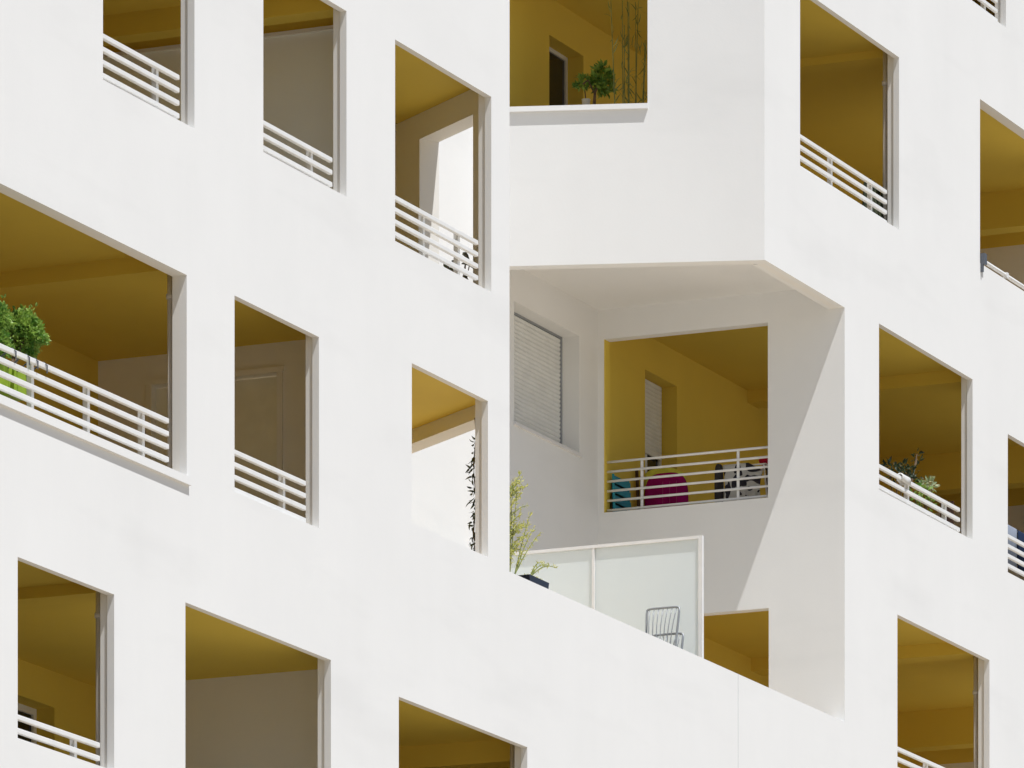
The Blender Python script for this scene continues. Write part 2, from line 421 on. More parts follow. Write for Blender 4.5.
# left block: end walls
box('end_wall', -5.0, -4.8, T2, D, 9.6, TOP - 0.2, M['yellow'], B)
DY0, DY1 = at_x(283, 375, XE)[0], at_x(147, 389, XE)[0]
box('end_wall', XE, 6.9, T2, D, 9.6, 12.8, M['white_in'], B)
wall('end_wall', M['white_in'], (XE, 0), (0, 1), (1, 0), 0.2, T2, D, 12.8, 15.4, [(DY0, DY1, 12.8, 15.18)], B)
box('end_wall', XE, 6.9, T2, D, 15.4, 18.02, M['partition'], B)
box('end_wall_cap', XE - 0.04, XE, T2 + 0.01, D, 17.99, 18.02, M['white_in'], B)
box('end_wall_band', XE, 6.9, T2, D, 18.02, TOP - 0.2, M['yellow'], B)
box('end_wall', 16.8, 17.0, T2, D, 9.6, 12.58, M['yellow'], B)
# right block end walls: grey below, yellow band above
for z0, z1 in ((12.8, 15.0), (15.6, 17.8), (18.4, 20.68)):
    box('end_wall', 26.3, 26.5, T2, D, z0, z1, M['white_in'], B)
    box('end_wall_band', 26.3, 26.5, T2, D, z1, z0 + 2.8, M['yellow'], B)
box('end_wall_band', 26.3, 26.5, T2, D, 21.2, TOP - 0.2, M['yellow'], B)
def beam(x0, x1, zc, drop):
    box('ceiling_beam', x0, x1, T2 + 0.001, D - 0.001, zc - drop, zc, M['yellow'], B)
beam(2.60, 2.9, 12.6, 0.09); beam(3.57, 3.9, 15.4, 0.13); beam(6.20, 6.42, 18.2, 0.19)
beam(10.4, 10.7, 12.6, 0.2)
beam(19.4, 19.66, 21.0, 0.08); beam(21.5, 21.8, 18.2, 0.13); beam(21.6, 21.9, 15.4, 0.13)
for zc in (15.4, 18.2, 21.0): beam(25.2, 25.46, zc, 0.40)

# --- door of the left loggia, seen on the end wall
dr = MB(); dr.box(XE + 0.07, XE + 0.11, DY0 + 0.05, DY1 - 0.05, 12.82, 15.13)
door = dr.build('door', M['door'], B)
fr = MB()
fr.box(XE - 0.02, XE + 0.12, DY0, DY0 + 0.05, 12.8, 15.18); fr.box(XE - 0.02, XE + 0.12, DY1 - 0.05, DY1, 12.8, 15.18)
fr.box(XE - 0.025, XE + 0.13, DY0 - 0.01, DY1 + 0.01, 15.145, 15.19)
fr.build('door_frame', M['white_in'], door)
hd = MB(); hd.box(XE - 0.03, XE + 0.07, DY0 + 0.09, DY0 + 0.12, 13.83, 13.95); hd.build('handle', M['steel'], door)

# --- glazed doors in the back walls, with half lowered roller shutters
def glazed(h, dep, parent, shut=None, name='balcony_door', mid=True, w=0.06):
    x0, x1, z0, z1 = h
    f = MB(); y0, y1 = D + dep, D + dep + 0.06
    f.box(x0 + .002, x0 + w, y0, y1, z0, z1 - .002); f.box(x1 - w, x1 - .002, y0, y1, z0, z1 - .002)
    f.box(x0 + w, x1 - w, y0, y1, z1 - w, z1 - .002); f.box(x0 + w, x1 - w, y0, y1, z0, z0 + w)
    xm = (x0 + x1) / 2
    if not mid: xm = x0 + w + .031
    f.box(xm - 0.03, xm + 0.03, y0 - .004, y1, z0 + w, z1 - w)
    fo = f.build(name, M['frame'], parent)
    g = MB(); g.box(x0 + w, xm - .03, y0 + .02, y0 + .035, z0 + w, z1 - w); g.box(xm + .03, x1 - w, y0 + .02, y0 + .035, z0 + w, z1 - w)
    g.build('glass_pane', M['glass'], fo)
    if shut is not None: shutter(x0 + .03, x1 - .065, shut, z1 - .003, y0 - 0.02, fo)
    return fo

def shutter(x0, x1, z0, z1, y, parent):
    s = MB(); p = 0.043; k = 0
    z = z1
    while z - p > z0 - 1e-6:
        # each slat: a shallow curved lath
        prof = [(y + .006, z - p), (y, z - p + .005), (y - .006, z - p * .5), (y - .002, z - .006), (y + .008, z - .003)]
        prof = prof + [(y + .012, z - .003), (y + .012, z - p)]
        n = len(prof)
        s.add([(x0, a, b_) for a, b_ in prof] + [(x1, a, b_) for a, b_ in prof],
              [tuple(range(n)), tuple(range(n, 2 * n))[::-1]] + [(i, (i + 1) % n, n + (i + 1) % n, n + i) for i in range(n)])
        z -= p; k += 1
    s.box(x0, x1, y - .008, y + .012, z - 0.03, z - 0.002)
    return s.build('roller_shutter', M['shutter'], parent)

zb_shut = at_y(653, 456, D + .17)[1]
glazed(dB, 0.17, B, zb_shut)
glazed(dF, 0.17, B, mid=False, w=0.04)
glazed(door_g, 0.17, B)

# --- shuttered window in the recess
x0, x1, z0, z1 = win
f = MB()
f.box(x0 + .001, x0 + .05, D + .20, D + .25, z0, z1 - .001); f.box(x1 - .05, x1 - .001, D + .20, D + .25, z0, z1 - .001)
f.box(x0 + .05, x1 - .05, D + .20, D + .25, z1 - .05, z1 - .001)
wf = f.build('window', M['frame'], B)
shutter(x0 + .03, x1 - .046, z0 + .06, z1 - .021, D + .19, wf)
sg = MB(); sg.box(x1 - .026, x1 - .002, D + .165, D + .2, z0 + .01, z1 - .002); sg.build('shutter_guide', M['shutter'], wf)
sg = MB(); sg.box(x1 - .045, x1 - .026, D + .172, D + .2, z0 + .01, z1 - .002); sg.box(x0 + .03, x1 - .045, D + .178, D + .2, z1 - .02, z1 - .002); sg.build('shutter_gap_strip', M['joint'], wf)  # dark strips stand in for the shaded gap beside and above the shutter
sl = MB(); sl.box(x0 - .02, x1 + .02, D - .03, D + .0, z0 - .03, z0); sl.box(x0 + .001, x1 - .001, D, D + .25, z0 - 0.0, z0 + .008)
sl.build('window_sill', M['frame'], wf)

# --- railings
def railing(x0, x1, zsill, ztop, n, posts, yr=0.04):
    r = MB()
    for i in range(n):
        zz = ztop - 0.020 - 0.102 * i
        r.bar(x0, x1, yr, zz, 0.0175, 0.0195)
    ro = r.build('railing', M['rail'], B)
    for p in posts:
        q = MB(); q.box(p - .021, p + .021, yr + .017, yr + .058, zsill, ztop - 0.012)
        q.build('post', M['rail'], ro)
    return ro
YR = 0.04
def pxx(px, y=YR + .04): return at_y(px, 300, y)[0]
RL = {
 'a': (16.635, 4, [154.8], 177.5), 'b': (16.645, 3, [281.8 + 27.5], 330.5), 'c': (16.64, 4, [421.5, 456.4], 476.4),
 'd': (13.875, 4, [281.6], 304.0), 'f': (13.885, 4, [30, 86, 141], 167.0), 'g': (11.125, 2, [73], 98.0),
 'h': (11.13, 2, [230, 285], 315), 'i': (11.13, 2, [440, 490], 512),
 'j': (19.385, 4, [829.6, 869.4], 885.4), 'k': (16.605, 3, [906.3, 943.8], 958.4), 'l': (13.87, 4, [925.3, 958], 973),
 'n': (16.61, 4, [1035, 1070], 1095), 'o': (22.22, 4, [955, 983], 996),
}
for k, (zt, n, posts, xe) in RL.items():
    x0, x1, z0, z1 = OP[k]
    railing(x0 + 0.004, pxx(xe, YR), z0, zt + (0.03 if k in 'ab' else 0.012), n, [pxx(p) for p in posts])
# m: a single low rail close to the sill, held by a dark clamp
r = MB(); r.tube([(21.40, 0.02, 19.305), (24.0, 0.02, 19.305)], 0.022, 10)
ro = r.build('railing', M['rail'], B, True)
for p in (22.2, 23.3):
    q = MB(); q.box(p - .03, p + .03, -.006, 0.046, 19.279, 19.331); q.build('rail_sleeve', M['rail'], ro)
q = MB(); q.box(21.385, 21.45, -.05, 0.0, 19.24, 19.35); q.box(21.385, 21.41, -.03, -.0, 19.16, 19.24); q.build('rail_clamp', M['darkmetal'], ro)
# balcony in the recess: six rails running into the building
r = MB(); xr = XB + .065
ya, yb = at_x(768.5, 447, xr)[0] - .02, at_x(606.5, 462, xr)[0]
zt = at_x(606.5, 461.3, xr)[1]
for i in range(6):
    zz = zt - .012 - 0.0965 * i
    r.tube([(xr, ya, zz), (xr, yb, zz)], 0.0125, 10)
ro = r.build('railing', M['rail'], B, True)
for px in (642.2, 738.3):
    yy = at_x(px, 470, xr + .02)[0]
    q = MB(); q.box(xr + .012, xr + .022, yy - .014, yy + .014, 16.155, zt + .0); q.build('post', M['rail'], ro)

# --- rain pipes just inside some openings
def pipe(x, y, z0, z1, zc):
    p = MB(); p.tube([(x, y, z0), (x, y, z1)], 0.024, 12); po = p.build('downpipe', M['pipe'], B, True)
    c = MB(); c.tube([(x, y, zc - .02), (x, y, zc + .02)], 0.033, 12); c.build('pipe_collar', M['pipe'], po, True)
pipe(OP['j'][1] + .105, .19, 18.4, 21.0, at_y(886, 84, .19)[1])
pipe(OP['l'][1] + .105, .19, 12.8, 15.4, at_y(975, 692, .19)[1])
pipe(OP['g'][1] + .105, .19, 10.05, 12.6, at_y(100, 616, .19)[1])
pipe(OP['f'][1] + .085, .19, 12.8, 15.4, at_y(167, 295, .19)[1])
pipe(OP['i'][1] + .105, .19, 10.05, 12.6, 11.9)

# ------------------------------------------------------------------ terrace screen
XS = at_y(701.5, 535, .215)[0]
yr_, zt_ = at_x(703.0, 535.5, XS)
scr = thing('privacy_screen', 'white framed frosted glass privacy screen standing across the terrace', 'screen', (XS, 1.3, 12.8))
f = MB()
ypost = 0.19
ym = at_x(594, 560, XS)[0]
yl = D - .02
def bar(y0, y1, z0, z1, e=.02): f.box(XS - e, XS + e, y0, y1, z0, z1)
f.box(XS - .02, XS + .02, ypost + .01, ypost + .05, 12.8, zt_)
f.box(XS - .02, XS + .02, ym - .013, ym + .013, 12.9, zt_ - .03)
f.box(XS - .025, XS + .025, yl - .04, yl, 12.8, zt_)
f.box(XS - .0225, XS + .0225, ypost + .05, yl - .04, zt_ - .03, zt_ - .001)
f.box(XS - .02, XS + .02, ypost + .05, ym - .013, 12.86, 12.9); f.box(XS - .02, XS + .02, ym + .013, yl - .04, 12.86, 12.9)
f.build('screen_frame', M['rail'], scr)
for a, c in ((ypost + .05, ym - .013), (ym + .013, yl - .04)):
    g = MB(); g.box(XS - .004, XS + .004, a, c, 12.9, zt_ - .03); g.build('frosted_pane', M['frost'], scr)

# ------------------------------------------------------------------ stacked wire chairs on the terrace
XCH = 14.05
cy0, cz = at_x(679.5, 606.5, XCH)
cy1, _ = at_x(647.0, 610, XCH)
cyc, chw = (cy0 + cy1) / 2, abs(cy1 - cy0) / 2
top_z = cz
def wire_chair(loc, label):
    c = thing('wire_chair', label, 'chair', loc, 'wire chairs in the terrace stack')
    x, y, z = loc
    hb = 0.88; w = chw
    fb = MB()   # back: bent tube hoop, leaning back
    hoop = []
    for k in range(0, 25):
        a = k / 24
        if a < .3: yy, zz = -w * (.90 + .10 * a / .3), .44 + (hb - .48) * a / .3
        elif a > .7: q_ = (1 - a) / .3; yy, zz = w * (.90 + .10 * q_), .44 + (hb - .48) * q_
        else:
            u = (a - .3) / .4; th = math.pi * (1 - u)
            yy = w * (abs(math.cos(th)) ** .35) * (1 if math.cos(th) > 0 else -1); zz = hb - .04 + .04 * (math.sin(th) ** .35)
        hoop.append((x + .16 * (zz - .44), y + yy, z + zz))
    fb.tube(hoop, 0.011, 8)
    fb.build('back_hoop', M['steel'], c, True)
    rg = MB()
    for k in range(7):
        u = (k - 3) / 3.6
        pts = []
        for j in range(7):
            s_ = j / 6; zz = .44 + (hb - .445) * s_
            pts.append((x + .16 * (zz - .44) - .035 * math.sin(s_ * math.pi), y + w * u * (.72 + .28 * s_), z + zz))
        rg.tube(pts, 0.005, 6)
    rg.build('back_wires', M['steel'], c, True)
    st = MB()
    ring = [(x - .40 + .02, y - w * .9, z + .44)]
    st.tube([(x, y - w * .9, z + .44), (x - .36, y - w, z + .45), (x - .41, y - w * .8, z + .45), (x - .41, y + w * .8, z + .45), (x - .36, y + w, z + .45), (x, y + w * .9, z + .44), (x, y - w * .9, z + .44)], 0.010, 8)
    for k in range(9):
        yy = y + w * .86 * (k - 4) / 4
        st.tube([(x, yy, z + .44), (x - .2, yy, z + .425), (x - .40, yy, z + .45)], .005, 6)
    st.build('seat', M['steel'], c, True)
    for sx, sy in ((0, 1), (0, -1), (-.38, 1), (-.38, -1)):
        lg = MB(); lg.tube([(x + sx, y + sy * w * .9, z + .44), (x + sx + (.05 if sx == 0 else -.05), y + sy * (w + .03), z + .0)], .010, 8)
        lg.build('leg', M['steel'], c, True)
    return c
labs = ['grey wire chair topmost of the terrace stack, whole back in view', 'grey wire chair second from the top of the terrace stack, only its hoop showing low',
        'grey wire chair third from the top of the terrace stack behind the parapet', 'grey wire chair at the bottom of the stack standing on the terrace floor']
def kids(o): return [q for q in COL.objects if q.parent is o]
base = None
for i in range(4):
    lz_ = top_z - .88 - .245 * i
    if i == 3: lz_ = 12.8
    loc = (XCH + .012 * i - .14 * 0, cyc - .018 * min(i, 1) - .008 * i, lz_)
    if base is None:
        base = wire_chair((XCH - .07, cyc, lz_), labs[0]); bl = Vector(base.location)
    else:
        c = base.copy(); COL.objects.link(c); c['label'] = labs[i]
        c.location = Vector((XCH - .07 + .03 * i, loc[1], lz_))
        for ch in kids(base):
            d = ch.copy(); COL.objects.link(d); d.parent = c; d.matrix_parent_inverse = ch.matrix_parent_inverse.copy()

# ------------------------------------------------------------------ plants
def blob_leaves(mb, c, r, n, ln, w, squash=1.0, jitter=.25, fill=.45):
    c = Vector(c)
    for _ in range(n):
        d = Vector((random.gauss(0, 1), random.gauss(0, 1), random.gauss(0, 1))).normalized()
        lump = 1 + .13 * math.sin(5 * d.x + 3 * d.z + 1.3) + .12 * math.sin(7 * d.y - 4 * d.z)
        rr = r * lump * (fill + (1 - fill) * random.random() ** .5)
        p = c + Vector((d.x * rr, d.y * rr, d.z * rr * squash))
        dd = (d + Vector((random.gauss(0, .5), random.gauss(0, .5), random.gauss(0, .5) + .15)))
        s_ = 1 + random.uniform(-jitter, jitter)
        mb.leaf(p, dd, ln * s_, w * s_, .3)

def boxy_pot(c, hx, hy, z0, z1, flare=.85):
    """open trough with rim: outer and inner walls"""
    mb = MB(); x, y = c
    def ring(fx, z): return [(x - hx * fx, y - hy * fx, z), (x + hx * fx, y - hy * fx, z), (x + hx * fx, y + hy * fx, z), (x - hx * fx, y + hy * fx, z)]
    v = ring(flare, z0) + ring(1.0, z1) + ring(.93, z1) + ring(.88, z1 - .035)
    f_ = [(3, 2, 1, 0)]
    for a in range(3):
        for k in range(4): f_.append((a * 4 + k, a * 4 + (k + 1) % 4, a * 4 + 4 + (k + 1) % 4, a * 4 + 4 + k))
    f_.append((12, 13, 14, 15))
    mb.add(v, f_); return mb

# two bushes in lime green rail planters, big opening on the left
YP = 0.28
def rail_planter(px0, px1, label, crown):
    xa, za = at_y(px0, 347, YP); xb_, zb = at_y(px1, 373, YP)
    xm = (xa + xb_) / 2
    z1 = 13.885 - .05; z0 = z1 - .20
    t = thing('planted_rail_box', label, 'potted plant', (xm, YP, z0), 'lime green rail planters')
    boxy_pot((xm, YP), (xb_ - xa) / 2 - .008, .09, z0, z1).build('planter_box', M['lime'], t)
    for sx in (-.6, .6):
        h = MB()
        xx = xm + sx * (xb_ - xa) / 2
        h.tube([(xx, YP - .085, z1 - .02), (xx, YR + .03, 13.895), (xx, YR, 13.905), (xx, YR - .03, 13.88), (xx, YR - .03, 13.82)], .006, 6)
        h.build('hook', M['darkmetal'], t)
    fo = MB()
    for (pcx, pcy, rr, n) in crown:
        cx_, cz_ = at_y(pcx, pcy, YP)
        blob_leaves(fo, (cx_, YP, cz_), rr, n, .034, .021, 1, .35, .35)
        for _ in range(6):
            a = random.uniform(0, 6.28); tx = cx_ + rr * 1.05 * math.cos(a) * .9; tz = cz_ + rr * 1.05 * abs(math.sin(a))
            for j in range(4): fo.leaf((tx + random.gauss(0, .012), YP + random.gauss(0, .08), tz + random.gauss(0, .015)), (math.cos(a), random.gauss(0, .4), .6), .035, .02)
    fo.build('foliage', M['leaf'], t)
    s_ = MB(); cx_, cz_ = at_y(crown[0][0], crown[0][1], YP)
    for k in range(4): s_.tube([(xm + random.uniform(-.05, .05), YP, z1 - .05), (cx_ + random.uniform(-.06, .06), YP + random.uniform(-.05, .05), cz_)], .006, 6)
    s_.build('stem', M['bark'], t)
rail_planter(3.5, 19, 'round green bush in a lime box on the rail of the wide left opening', [(24, 333, .155, 2200), (19, 324, .085, 350), (30, 328, .08, 350), (26, 344, .09, 300)])
rail_planter(-20, 2.5, 'taller looser green bush in a lime box, cut by the left edge', [(-8, 318, .14, 1100), (-9, 345, .16, 1000)])

# dark blue trough with yellow-green bamboo on the parapet
YT = .30
xa, za = at_y(521, 567, YT); xb_, _ = at_y(540.5, 575, YT); ztr = at_y(541, 584, YT)[1]
t = thing('trough_plant', 'wispy yellow green plant in a dark blue trough on the terrace parapet', 'potted plant', (xa, YT, ztr - .15), None)
tz = ztr
b = boxy_pot(((xa + xb_) / 2, YT), (xb_ - xa) / 2, .085, tz - .15, tz, .9); b.build('trough', M['blue'], t)
for hx in (xa + .15, xb_ - .12):
    hk = MB(); hk.tube([(hx, YT - .06, tz - .10), (hx, T2 + .03, tz - .10), (hx, T2 + .012, tz - .13), (hx, T2 + .008, ZP - .25)], .006, 6); hk.build('bracket', M['darkmetal'], t)
b = MB(); b.box(xa + .04, xb_ - .04, YT - .06, YT + .06, tz - .034, tz - .022); b.build('soil', M['soil'], t)
fo = MB(); st = MB()
def frond(p0, p1, sag, nl, ln, w, spread):
    p0, p1 = Vector(p0), Vector(p1); pts = []
    for j in range(9):
        s_ = j / 8; q_ = p0.lerp(p1, s_); q_.z += sag * math.sin(s_ * math.pi); pts.append(q_)
    st.tube(pts, [.006 * (1 - .8 * j / 8) + .0012 for j in range(9)], 5)
    for k in range(nl):
        s_ = .12 + .88 * (k / nl) ** .9
        i = min(int(s_ * 8), 7); q_ = pts[i].lerp(pts[i + 1], s_ * 8 - i)
        d = (p1 - p0).normalized() + Vector((random.gauss(0, spread), random.gauss(0, spread), random.gauss(0, spread)))
        fo.leaf(q_, d, ln * random.uniform(.6, 1.2), w, .4)
def P3(px, py, y):
    x_, z_ = at_y(px, py, y); return (x_, y, z_)
root = (P3(516, 573, YT))
for tx, ty in ((508, 476), (513, 479), (505, 482), (517, 492), (511, 500)):
    frond(P3(random.uniform(505, 516), 576, YT), P3(tx, ty, YT + random.uniform(-.07, .07)), .02, 40, .040, .010, 1.1)
for _ in range(24):
    ty = random.uniform(488, 566); tx = random.uniform(503, 514)
    frond(P3(tx, ty, YT), P3(tx + random.uniform(8, 17), ty - random.uniform(4, 20), YT + random.uniform(-.10, .06)), .02, 20, .040, .010, 1.1)
for tx, ty in ((531, 512), (541, 532), (534, 527)):
    frond(P3(515, 574, YT), P3(tx, ty, YT - .02), .03, 40, .040, .010, 1.0)
for tx, ty, y_ in ((557, 568, YT - .06), (549, 566, YT - .03), (543, 563, YT)):
    frond(P3(530, 577, YT), P3(tx, ty, y_), .05, 26, .034, .010, .7)
for _ in range(110):
    x_ = random.uniform(xa + .05, xb_ - .15); fo.leaf((x_, random.uniform(YT - .06, YT + .05), tz - .02), (random.gauss(0, .6), random.gauss(0, .6), .8), .05, .012)
fo.build('foliage', M['leafyellow'], t); st.build('stem', M['bamboo'], t)

# trailing dark vine hanging in the opening of the terrace
yv = 0.34
t = thing('hanging_vine', 'dark narrow leaved vine hanging beside the jamb of the terrace opening', 'plant', P3(475, 420, yv))
st = MB(); fo = MB()
pts = [P3(474.8 + 1.1 * math.sin(j * 1.1), 418 + j * 11.6, yv + .02 * math.sin(j)) for j in range(13)]
st.tube(pts, .0055, 5); st.build('stem', M['bark'], t)
for j in range(2, 13):
    for k in range(4 if j < 4 else 9):
        q_ = Vector(pts[j]).lerp(Vector(pts[max(j - 1, 0)]), random.random()) + Vector((random.gauss(0, .012), random.gauss(0, .02), 0))
        d = Vector((random.uniform(-1.4, .5), random.uniform(-.3, .6), random.uniform(-1.3, .1)))
        fo.leaf(q_, d, random.uniform(.05, .10), .020, .3)
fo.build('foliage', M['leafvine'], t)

# low dark leafed plant at the foot of the angled wall opening (upper left loggia)
yv = .42
px_, pz_ = at_y(458, 292, yv)
t = thing('potted_plant', 'low dark leaved plant behind the railing of the opening beside the angled wall', 'potted plant', (px_, yv, 15.6))
pm = MB(); pm.lathe((px_, yv, 15.6), [(.09, 0), (.13, .24), (.135, .26), (.115, .26), (.11, .22)], 18); pm.build('pot', M['potwhite'], t, True)
st = MB(); fo = MB()
for (qx, qy) in ((447, 264), (466, 254), (465, 265), (466, 277), (452, 269), (455, 262), (444, 272), (470, 262)):
    tip = P3(qx, qy, yv + random.uniform(-.05, .05))
    st.tube([(px_, yv, 15.83), ((px_ + tip[0]) / 2, yv, (15.83 + tip[2]) / 2 + .05), tip], .005, 5)
    fo.leaf(Vector(tip) - Vector((.07, 0, 0)), (1, .1, random.uniform(-.3, .3)), .15, .045, .2, up=(0, .6, 1))
st.build('stem', M['bark'], t); fo.build('foliage', M['leafblack'], t)

# --- bay loggia: potted ficus and tall bamboo
def pt_on_y(px, py, y): return Vector(P3(px, py, y))
yf = 2.02
c1 = pt_on_y(601, 76, yf)
t = thing('potted_tree', 'small green potted tree with a rounded crown standing at the bay balcony sill', 'potted plant', (c1.x, yf, 18.4))
pm = MB(); pm.lathe((c1.x, yf, 18.4), [(.12, 0), (.17, .34), (.18, .36), (.155, .36), (.15, .32)], 20); pm.build('pot', M['terracotta'], t, True)
st = MB(); a = pt_on_y(594, 108, yf); st.tube([(a.x, yf, 18.7), tuple(a), tuple(pt_on_y(595, 92, yf)), tuple(pt_on_y(601, 78, yf))], [.02, .018, .014, .008], 8)
st.tube([tuple(pt_on_y(594.5, 94, yf)), tuple(pt_on_y(588, 80, yf)), tuple(pt_on_y(583, 84, yf))], .007, 6)
st.build('trunk', M['bark'], t)
fo = MB()
for (qx, qy, rr, n) in ((602, 73, .075, 120), (606, 79, .065, 100), (598, 84, .065, 90), (605, 88, .06, 70), (595, 81, .045, 50), (601, 91, .04, 30)):
    blob_leaves(fo, pt_on_y(qx, qy, yf), rr, n, .06, .03, .95, .3, .3)
fo.build('foliage', M['leaf'], t)
yf2 = 2.12
a = pt_on_y(586, 100, yf2)
t = thing('potted_plant', 'small leafy plant in a white pot left of the potted tree on the bay balcony', 'potted plant', (a.x, yf2, a.z - .14))
zp = a.z - .12
pm = MB(); pm.lathe((a.x, yf2, zp), [(.03, 0), (.042, .12), (.045, .125), (.037, .125), (.035, .1)], 16); pm.build('pot', M['potwhite'], t, True)
# hidden stand below that carries it
st = MB(); st.tube([(a.x, yf2, 18.4), (a.x, yf2, zp)], .03, 10); st.build('plant_stand', M['potwhite'], t)
fo = MB(); s2 = MB(); q = pt_on_y(584, 82, yf2); s2.tube([(a.x, yf2, zp + .1), tuple(q)], .006, 6); s2.build('stem', M['bark'], t)
blob_leaves(fo, q, .05, 70, .055, .028, .8, .3, .3); blob_leaves(fo, pt_on_y(580, 85, yf2), .035, 30, .05, .025, .8)
fo.build('foliage', M['leaf'], t)
yb2 = 1.72
a = pt_on_y(628, 112, yb2)
t = thing('potted_bamboo', 'tall thin bamboo canes in the right corner of the bay balcony', 'potted plant', (a.x, yb2, 18.4))
boxy_pot((a.x, yb2), .18, .13, 18.4, 18.85).build('planter_box', M['potwhite'], t)
cn = MB(); fo = MB()
for k in range(9):
    bx_ = random.uniform(613, 645); by = yb2 + random.uniform(-.08, .08)
    top = pt_on_y(bx_ + random.uniform(-4, 4), random.choice([2, 8, -10, 25, 40, -5, 60]), by)
    bot = pt_on_y(628 + (bx_ - 628) * .7, 112, by); bot.z = 18.8
    mid = bot.lerp(top, .5) + Vector((random.uniform(-.02, .02), 0, 0))
    cn.tube([bot, mid, top], [.0065, .006, .003], 6)
    for j in range(16):
        s_ = random.uniform(.25, 1); q_ = bot.lerp(top, s_)
        fo.leaf(q_, (random.gauss(0, .5), random.gauss(0, .5), random.choice((-1, 1)) * random.uniform(.5, 1.2)), random.uniform(.08, .15), .012, .4)
cn.build('cane', M['bamboo'], t); fo.build('foliage', M['bamboo'], t)

# --- plants on the right block
yk = .30
a = pt_on_y(899, 478, yk)
t = thing('potted_plant', 'straggly dark green plant behind the railing of the middle right opening', 'potted plant', (a.x, yk, 15.6))
pm = MB(); pm.lathe((a.x, yk, 15.6), [(.12, 0), (.16, .5), (.165, .52), (.14, .52), (.135, .48)], 18); pm.build('pot', M['darkmetal'], t, True)
fo = MB(); st = MB()
for qx, qy, rr, n in ((889, 467, .06, 26), (902, 469, .08, 38), (909, 470, .08, 30), (906, 474, .1, 30), (896, 474, .08, 24), (917, 454, .04, 8), (917, 459, .04, 8), (912, 478, .08, 30)):
    q_ = pt_on_y(qx, qy, yk); blob_leaves(fo, q_, rr, n, .06, .026, .9, .3, .2)
    st.tube([(a.x, yk, 16.08), (q_.x * .6 + a.x * .4, yk, 16.08 + (q_.z - 16.08) * .6), tuple(q_)], .005, 5)
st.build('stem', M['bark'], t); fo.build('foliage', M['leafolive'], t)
yk = .26
a = pt_on_y(926, 500, yk)
t = thing('potted_plant', 'pale variegated leafy plant right of the straggly one, on the middle right balcony', 'potted plant', (a.x, yk, 15.6))
pm = MB(); pm.lathe((a.x, yk, 15.6), [(.11, 0), (.15, .36), (.155, .38), (.13, .38), (.125, .34)], 18); pm.build('pot', M['terracotta'], t, True)
fo = MB(); f2 = MB(); st = MB()
for qx, qy, rr, n in ((927, 486, .075, 44), (932, 485, .05, 20), (921, 494, .11, 44), (925, 503, .1, 40), (914, 490, .07, 24)):
    q_ = pt_on_y(qx, qy, yk); blob_leaves(f2 if qy < 488 else fo, q_, rr, n, .065, .024, .9, .3, .2)
    st.tube([(a.x, yk, 15.95), tuple(q_)], .005, 5)
st.build('stem', M['bark'], t); fo.build('foliage', M['leaf'], t); f2.build('pale_foliage', M['leafpale'], t)
# white cloth thrown over the top rail
a = pt_on_y(904, 474, YR)
def draped(mb, x0, x1, y, z, drop_f, drop_b, th=.012, r=.026):
    n = 12; prof = [(y - r - th, z - drop_f)]
    for k in range(9):
        an = math.pi * k / 8; prof.append((y - (r + th) * math.cos(an), z + (r + th) * math.sin(an)))
    prof.append((y + r + th, z - drop_b))
    inn = [(y + r, z - drop_b)]
    for k in range(9):
        an = math.pi * (8 - k) / 8; inn.append((y - r * math.cos(an), z + r * math.sin(an)))
    inn.append((y - r, z - drop_f)); pr = prof + inn; m_ = len(pr); V_ = []; F_ = []
    for i in range(n + 1):
        s_ = i / n; wv = .010 * math.sin(s_ * 9) + .006 * math.sin(s_ * 21 + 1)
        for j, (yy, zz) in enumerate(pr):
            low = max(0, z - zz) / max(drop_f, drop_b, .01)
            V_.append((x0 + (x1 - x0) * s_, yy + (wv if yy < y else -wv) * low, zz + .012 * low * math.sin(s_ * 5 + 2)))
    for i in range(n):
        for j in range(m_): F_.append((i * m_ + j, i * m_ + (j + 1) % m_, (i + 1) * m_ + (j + 1) % m_, (i + 1) * m_ + j))
    F_.append(tuple(range(m_))[::-1]); F_.append(tuple(n * m_ + j for j in range(m_)))
    mb.add(V_, F_)
mb = MB(); draped(mb, a.x - .12, a.x + .10, YR, 16.612, .05, .05)
o = mb.build('cloth', M['potwhite'], None, True); o['label'] = 'small white cloth folded over the top rail above the dark plant'; o['category'] = 'cloth'
# brown board leaning in the right corner of that balcony
a = pt_on_y(960, 533, .24); c = pt_on_y(960, 507, .24)
mb = MB(); bx0 = 21.02
mb.add([(bx0, .20, 15.6), (bx0 + .03, .20, 15.6), (bx0 + .03, .34, 15.6), (bx0, .34, 15.6), (bx0 + .10, .20, c.z), (bx0 + .13, .20, c.z), (bx0 + .13, .34, c.z), (bx0 + .10, .34, c.z)],
       [(3, 2, 1, 0), (4, 5, 6, 7), (0, 1, 5, 4), (1, 2, 6, 5), (2, 3, 7, 6), (3, 0, 4, 7)])
o = mb.build('wooden_board', M['brown'], None); o['label'] = 'dark brown board leaning beside the right jamb of the middle right opening'; o['category'] = 'board'

